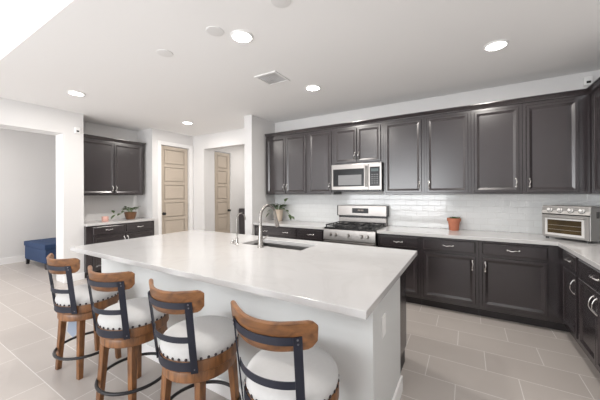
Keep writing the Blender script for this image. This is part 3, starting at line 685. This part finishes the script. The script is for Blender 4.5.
# ---------------------------------------------------------------- bar stools (back at local -y)
def ring_pts(r, a0, a1, n): return [(r*math.cos(a0+(a1-a0)*i/n), r*math.sin(a0+(a1-a0)*i/n)) for i in range(n+1)]
def make_stool():
    t = thing('bar_stool', 'x', 'bar stool')
    BR = math.radians(3.5); MB_ = Matrix.Rotation(BR, 4, 'Z')
    for sx, sy in ((-1,-1),(1,-1),(1,1),(-1,1)):
        bm = frustum(bmesh.new(), (sx*0.148, sy*0.148, 0), 0.0165, (sx*0.124, sy*0.124, 0.437), 0.0215, MB_)
        o = obj('leg', bm, WOOD, t, bevel=0.003)
        bm = bmesh.new()
        d_ = Vector((sx, sy, 0)).normalized(); c_ = Vector((sx*0.1395, sy*0.1395, 0.165))+d_*0.0215
        M = MB_ @ Matrix.Translation(c_) @ d_.to_track_quat('Z', 'Y').to_matrix().to_4x4()
        lathe(bm, [(0.006, -0.003), (0.006, 0.003), (0, 0.005)], 10, M=M)
        obj('screw', bm, RINGM, o)
    obj('foot_ring', tube(bmesh.new(), [(0.222*math.cos(2*PI*i/48), 0.222*math.sin(2*PI*i/48), 0.165) for i in range(48)], 0.0105, 12, closed=True), RINGM, t, smooth=True)
    obj('apron', lathe(bmesh.new(), [(0.150, 0.4375), (0.198, 0.4375), (0.202, 0.442), (0.202, 0.488), (0.199, 0.492), (0.15, 0.492), (0.15, 0.4375)][:-1], 48, loop=True), WOOD, t, smooth=True)
    obj('swivel_plate', cyl(bmesh.new(), 0.12, 0.4925, 0.4975, n=24), RINGM, t)
    obj('seat_rim', lathe(bmesh.new(), [(0, 0.498), (0.211, 0.498), (0.216, 0.503), (0.216, 0.553), (0.212, 0.558), (0, 0.558)], 64), WOOD, t, smooth=True)
    obj('seat_cushion', lathe(bmesh.new(), [(0, 0.5585), (0.208, 0.5585), (0.210, 0.564), (0.2145, 0.584), (0.212, 0.600), (0.203, 0.613), (0.178, 0.624), (0.14, 0.632), (0.07, 0.636), (0, 0.637)], 64), FABRIC, t, smooth=True)
    nail = None
    for k in range(36):
        a_ = 2*PI*k/36; d_ = Vector((math.cos(a_), math.sin(a_), 0))
        if nail is None: nail = nl = obj('nailhead', lathe(bmesh.new(), [(0.0078, 0), (0.007, 0.0032), (0.004, 0.0055), (0, 0.0063)], 8), NAIL, t, smooth=True)
        else: nl = nail.copy(); C.objects.link(nl)
        nl.location = d_*0.2125+Vector((0, 0, 0.568)); nl.rotation_euler = d_.to_track_quat('Z', 'Y').to_euler()
    # metal frame: lower band, uprights, cross bar, top bar
    half = math.radians(44); cA = -PI/2
    obj('rim_band', strip(bmesh.new(), ring_pts(0.2165, cA-half, cA+half, 24), 0.512, 0.557, 0.004), BAND, t)
    for s in (-1, 1):
        pb = Vector((s*0.1480, -0.1635)); pt_ = Vector((s*0.157, -0.2085))
        bm = bmesh.new()
        tdir = Vector((math.cos(half)*s, 0)) ; tx = Vector((math.cos(math.radians(44))*1.0, s*math.sin(math.radians(44)))); nx = Vector((s*math.sin(math.radians(44)), -math.cos(math.radians(44))))
        rows = []
        for i in range(9):
            u_ = i/8; z = 0.505+(0.880-0.505)*u_; c = pb.lerp(pt_, u_) + nx*0.0015
            hw = 0.0175
            rows.append([bm.verts.new(q) for q in ((*(c-tx*hw), z), (*(c+tx*hw), z), (*(c+tx*hw+nx*0.006), z), (*(c-tx*hw+nx*0.006), z))])
        for a, b in zip(rows, rows[1:]):
            for k in range(4): bm.faces.new((a[k], a[(k+1)%4], b[(k+1)%4], b[k]))
        bm.faces.new(rows[0]); bm.faces.new(rows[-1][::-1])
        up = obj('back_upright', bm, BAND, t)
        for zz, cc in ((0.526, pb+nx*0.001), (0.870, pt_+nx*0.001), (0.852, pt_+nx*0.0005-Vector((0,-0.003)))):
            q = cc+nx*0.0075; M = Matrix.Translation((q.x, q.y, zz)) @ Vector((nx.x, nx.y, 0)).to_track_quat('Z', 'Y').to_matrix().to_4x4()
            obj('rivet', lathe(bmesh.new(), [(0.0042, -0.001), (0.0038, 0.0015), (0, 0.0024)], 8, M=M), RIVET, up)
    # arcs of the back: circle through the uprights, bulging to -y
    Rb = 0.235
    def arc(cy, R, h, n=28): return [(R*math.sin(-h+2*h*i/n), cy-R*math.cos(-h+2*h*i/n)) for i in range(n+1)]
    obj('cross_bar', strip(bmesh.new(), arc(-0.004, 0.232, 0.73), 0.666, 0.696, 0.004), BAND, t)
    obj('top_bar', strip(bmesh.new(), arc(-0.0135, 0.2465, 0.71), 0.845, 0.876, 0.004), BAND, t)
    n = 34; h_ = 0.905; P_ = arc(-0.012, 0.2455, h_, n)
    # wooden top rail: crescent block whose ends splay outwards and are rounded
    bm = bmesh.new(); rows = []
    for i, (x, y) in enumerate(P_):
        u_ = abs(i/n*2-1); e = max(0, (u_-0.88)/0.12)
        sp = 0.030*max(0, u_-0.55)**1.5*3
        d_ = Vector((x, y+0.012)).normalized()
        flare = Vector((1 if x > 0 else -1, 0.0))*sp
        top = 0.940 - 0.012*(1-u_**2) - 0.020*e**2; bot = 0.812 + 0.020*u_**3 + 0.024*e**2; th = 0.013
        r_ = 0.006
        p0 = Vector((x, y))+flare
        prof = [(-th, bot+r_), (-th+r_, bot), (th-r_-0.0105, bot), (0, bot+r_), (0, top-r_), (-r_, top), (-th-0.008+r_, top), (-th-0.008, top-r_)]
        rows.append([bm.verts.new((*(p0 + d_*o_), z)) for o_, z in [(o2+(z2-0.87)*0.12, z2) for o2, z2 in prof]])
    for a, b in zip(rows, rows[1:]):
        k = len(a)
        for j in range(k): bm.faces.new((a[j], a[(j+1)%k], b[(j+1)%k], b[j]))
    bm.faces.new(rows[0]); bm.faces.new(rows[-1][::-1])
    obj('top_rail', bm, WOODX, t, smooth=True)
    return t
st = make_stool()
SP = [(-2.715, 1.095, 3, 'bar stool farthest from the camera, with a blue-grey tag under its seat'),
      (-2.003, 1.085, 8, 'second bar stool along the island counting from the far left end'),
      (-1.337, 1.098, 1, 'third bar stool along the island counting from the far left end'),
      (-0.700, 1.092, 0, 'bar stool nearest the camera, at the right end of the row')]
stools = []
for i, (x, y, r, lb) in enumerate(SP):
    o = st if i == 0 else copy_tree(st)
    o.location = (x, y, 0); o.rotation_euler = (0, 0, math.radians(r)); o['label'] = lb; o['group'] = 'bar stools along the island'
    stools.append(o)
bm = bmesh.new()
F_ = [(-0.050, 0.335), (-0.005, 0.285), (0.048, 0.335), (0.042, 0.415), (0.0, 0.437), (-0.040, 0.408)]
fa = [bm.verts.new((x, -0.001, z)) for x, z in F_]; fb = [bm.verts.new((x, 0.001, z)) for x, z in F_]
bm.faces.new(fa); bm.faces.new(fb[::-1])
for i in range(6): bm.faces.new((fa[i], fb[i], fb[(i+1)%6], fa[(i+1)%6]))
tube(bm, [(0, 0, 0.413), (0.0, 0.0, 0.437)], 0.001, 5)
Mt = Matrix.Translation((0.045, -0.13, 0)) @ Matrix.Rotation(0.5, 4, 'Z')
for v_ in bm.verts: v_.co = Mt @ v_.co
tg = obj('hang_tag', bm, TAGM, stools[0]); tg['label'] = 'blue-grey hang tag'

# ---------------------------------------------------------------- ottoman in the far room
ot = thing('storage_ottoman', 'blue velvet tufted storage ottoman in the room beyond the left opening', 'ottoman', (-7.25, 2.30, 0), 0.03)
obj('base_box', B(-0.49, 0.49, -0.29, 0.29, 0.11, 0.375), BLUE, ot, bevel=0.015, seg=3)
bm = bmesh.new(); bmesh.ops.create_grid(bm, x_segments=24, y_segments=14, size=1)
for v_ in bm.verts:
    x, y = v_.co.x, v_.co.y
    tuft = (abs(math.sin(x*PI*2))*abs(math.sin((y+1)*PI)))**0.5
    edge = min(1, (1-max(abs(x), abs(y)))*8)
    v_.co = Vector((x*0.50, y*0.30, 0.466+0.009*tuft*edge + 0.004*edge))
bot = bmesh.ops.extrude_face_region(bm, geom=bm.faces[:])
for g_ in bot['geom']:
    if isinstance(g_, bmesh.types.BMVert): g_.co.z = 0.3755
obj('lid', bm, BLUE, ot, bevel=0.006)
for sx in (-1, 1):
    for sy in (-1, 1): obj('foot', frustum(bmesh.new(), (sx*0.455, sy*0.255, 0), 0.022, (sx*0.452, sy*0.252, 0.1095), 0.028), FEET, ot)
cb = thing('console_cabinet', 'narrow dark cabinet deep in the hallway beside the pillar', 'cabinet', (-5.114, 5.44, 0))
obj('body', B(0, 0.30, 0, 0.8, 0.0, 1.02), CAB, cb, bevel=0.004)
obj('door', loft(bmesh.new(), 0.74, 0.94, DOOR_RINGS), CAB, cb, loc=(0.30, 0.03, 0.04), rot=(0, 0, PI/2))

# ---------------------------------------------------------------- ceiling fittings
def downlight(x, y, label, z=ZC):
    t = thing('recessed_light', label, 'ceiling light', (x, y, z-0.001), 0, 'recessed ceiling lights')
    obj('trim_ring', lathe(bmesh.new(), [(0.080, -0.012), (0.094, -0.005), (0.096, 0.0), (0.080, 0.0)], 32, loop=True), TRIM, t, smooth=True)
    obj('lens', lathe(bmesh.new(), [(0.0795, -0.009), (0.0795, -0.0005), (0, -0.0005)], 28), LAMP, t)
    l = bpy.data.lights.new('downlight', 'AREA'); l.shape = 'DISK'; l.size = 0.15; l.energy = LAMP_POWER; l.color = (1.0, 0.95, 0.89)
    o = bpy.data.objects.new('downlight', l); C.objects.link(o); o.parent = t; o.location = (0, 0, -0.016)
for x, y, lb in ((-1.633, 1.786, 'bright recessed ceiling light over the island, nearest the vent front'),
                 (0.236, 3.098, 'bright recessed ceiling light in front of the right-hand wall cabinets'),
                 (-1.666, 3.125, 'recessed ceiling light between the vent and the range'),
                 (-4.421, 1.652, 'recessed ceiling light near the left wall opening'),
                 (-4.500, 3.421, 'recessed ceiling light in front of the pantry door')):
    downlight(x, y, lb)
downlight(-6.9, 0.9, 'added recessed fill light in the far room, out of view')  # assumed lamp, added out of sight to light the far room
downlight(-4.2, 5.6, 'added recessed fill light in the hallway, out of view')  # assumed lamp, added out of sight so the hallway is lit
vt = thing('ceiling_vent', 'square white air vent grille in the ceiling', 'vent', (-1.935, 2.625, ZC-0.001), 0)
bm = bmesh.new(); s_ = 0.15
for a in ((-s_, s_, -s_, -s_+0.028), (-s_, s_, s_-0.028, s_), (-s_, -s_+0.028, -s_+0.028, s_-0.028), (s_-0.028, s_, -s_+0.028, s_-0.028)): box(bm, *a, -0.010, 0)
obj('frame', bm, TRIM, vt, bevel=0.002)
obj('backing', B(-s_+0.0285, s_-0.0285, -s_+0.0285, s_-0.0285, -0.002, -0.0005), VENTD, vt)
def louvres(x0, x1, y0, y1, along_x):
    bm = bmesh.new(); k = 4
    for i in range(k):
        if along_x: yy = y0+(y1-y0)*(i+0.5)/k; M = Matrix.Translation((0, yy, -0.006)) @ Matrix.Rotation(0.35, 4, 'X'); box(bm, x0, x1, -0.009, 0.009, -0.0007, 0.0007, M)
        else: xx = x0+(x1-x0)*(i+0.5)/k; M = Matrix.Translation((xx, 0, -0.006)) @ Matrix.Rotation(0.35, 4, 'Y'); box(bm, -0.009, 0.009, y0, y1, -0.0007, 0.0007, M)
    obj('louvre_bank', bm, TRIM, vt)
e_ = s_-0.03
louvres(-e_, -0.003, -e_, -0.003, True); louvres(0.003, e_, -e_, -0.003, False); louvres(-e_, -0.003, 0.003, e_, False); louvres(0.003, e_, 0.003, e_, True)
for x, y, lb in ((-1.772, 1.616, 'round flush ceiling cap beside the brightest recessed light'),
                 (-2.455, 1.621, 'round flush ceiling cap left of the one beside the brightest recessed light'),
                 (-1.10, 1.60, 'round flush ceiling cap at the top edge of the photo')):
    tag(obj('flush_cover_disc', lathe(bmesh.new(), [(0, 0), (0.072, 0), (0.070, -0.004), (0.060, -0.006), (0, -0.006)][::-1], 28), mat('cap_paint', (0.76, 0.755, 0.75), 0.6) if 'cap_paint' not in MATS else MATS['cap_paint'], loc=(x, y, ZC-0.0005), smooth=True), lb, 'ceiling cap', 'round flush ceiling caps')
def camera_box(loc, rot, label):
    t = thing('security_camera', label, 'camera', loc, rot)
    obj('housing', B(-0.035, 0.035, -0.045, -0.001, -0.05, 0.05), PLASTIC, t, bevel=0.010, seg=3)
    obj('lens', B(-0.018, 0.018, -0.048, -0.0455, -0.028, -0.002), BLACKP, t, bevel=0.003)
camera_box((XL, 2.055, 2.46), PI/2, 'small white security camera on the left wall beside the room opening')
camera_box((1.165, D, 2.64), 0, 'small white security camera above the right end of the wall cabinets')
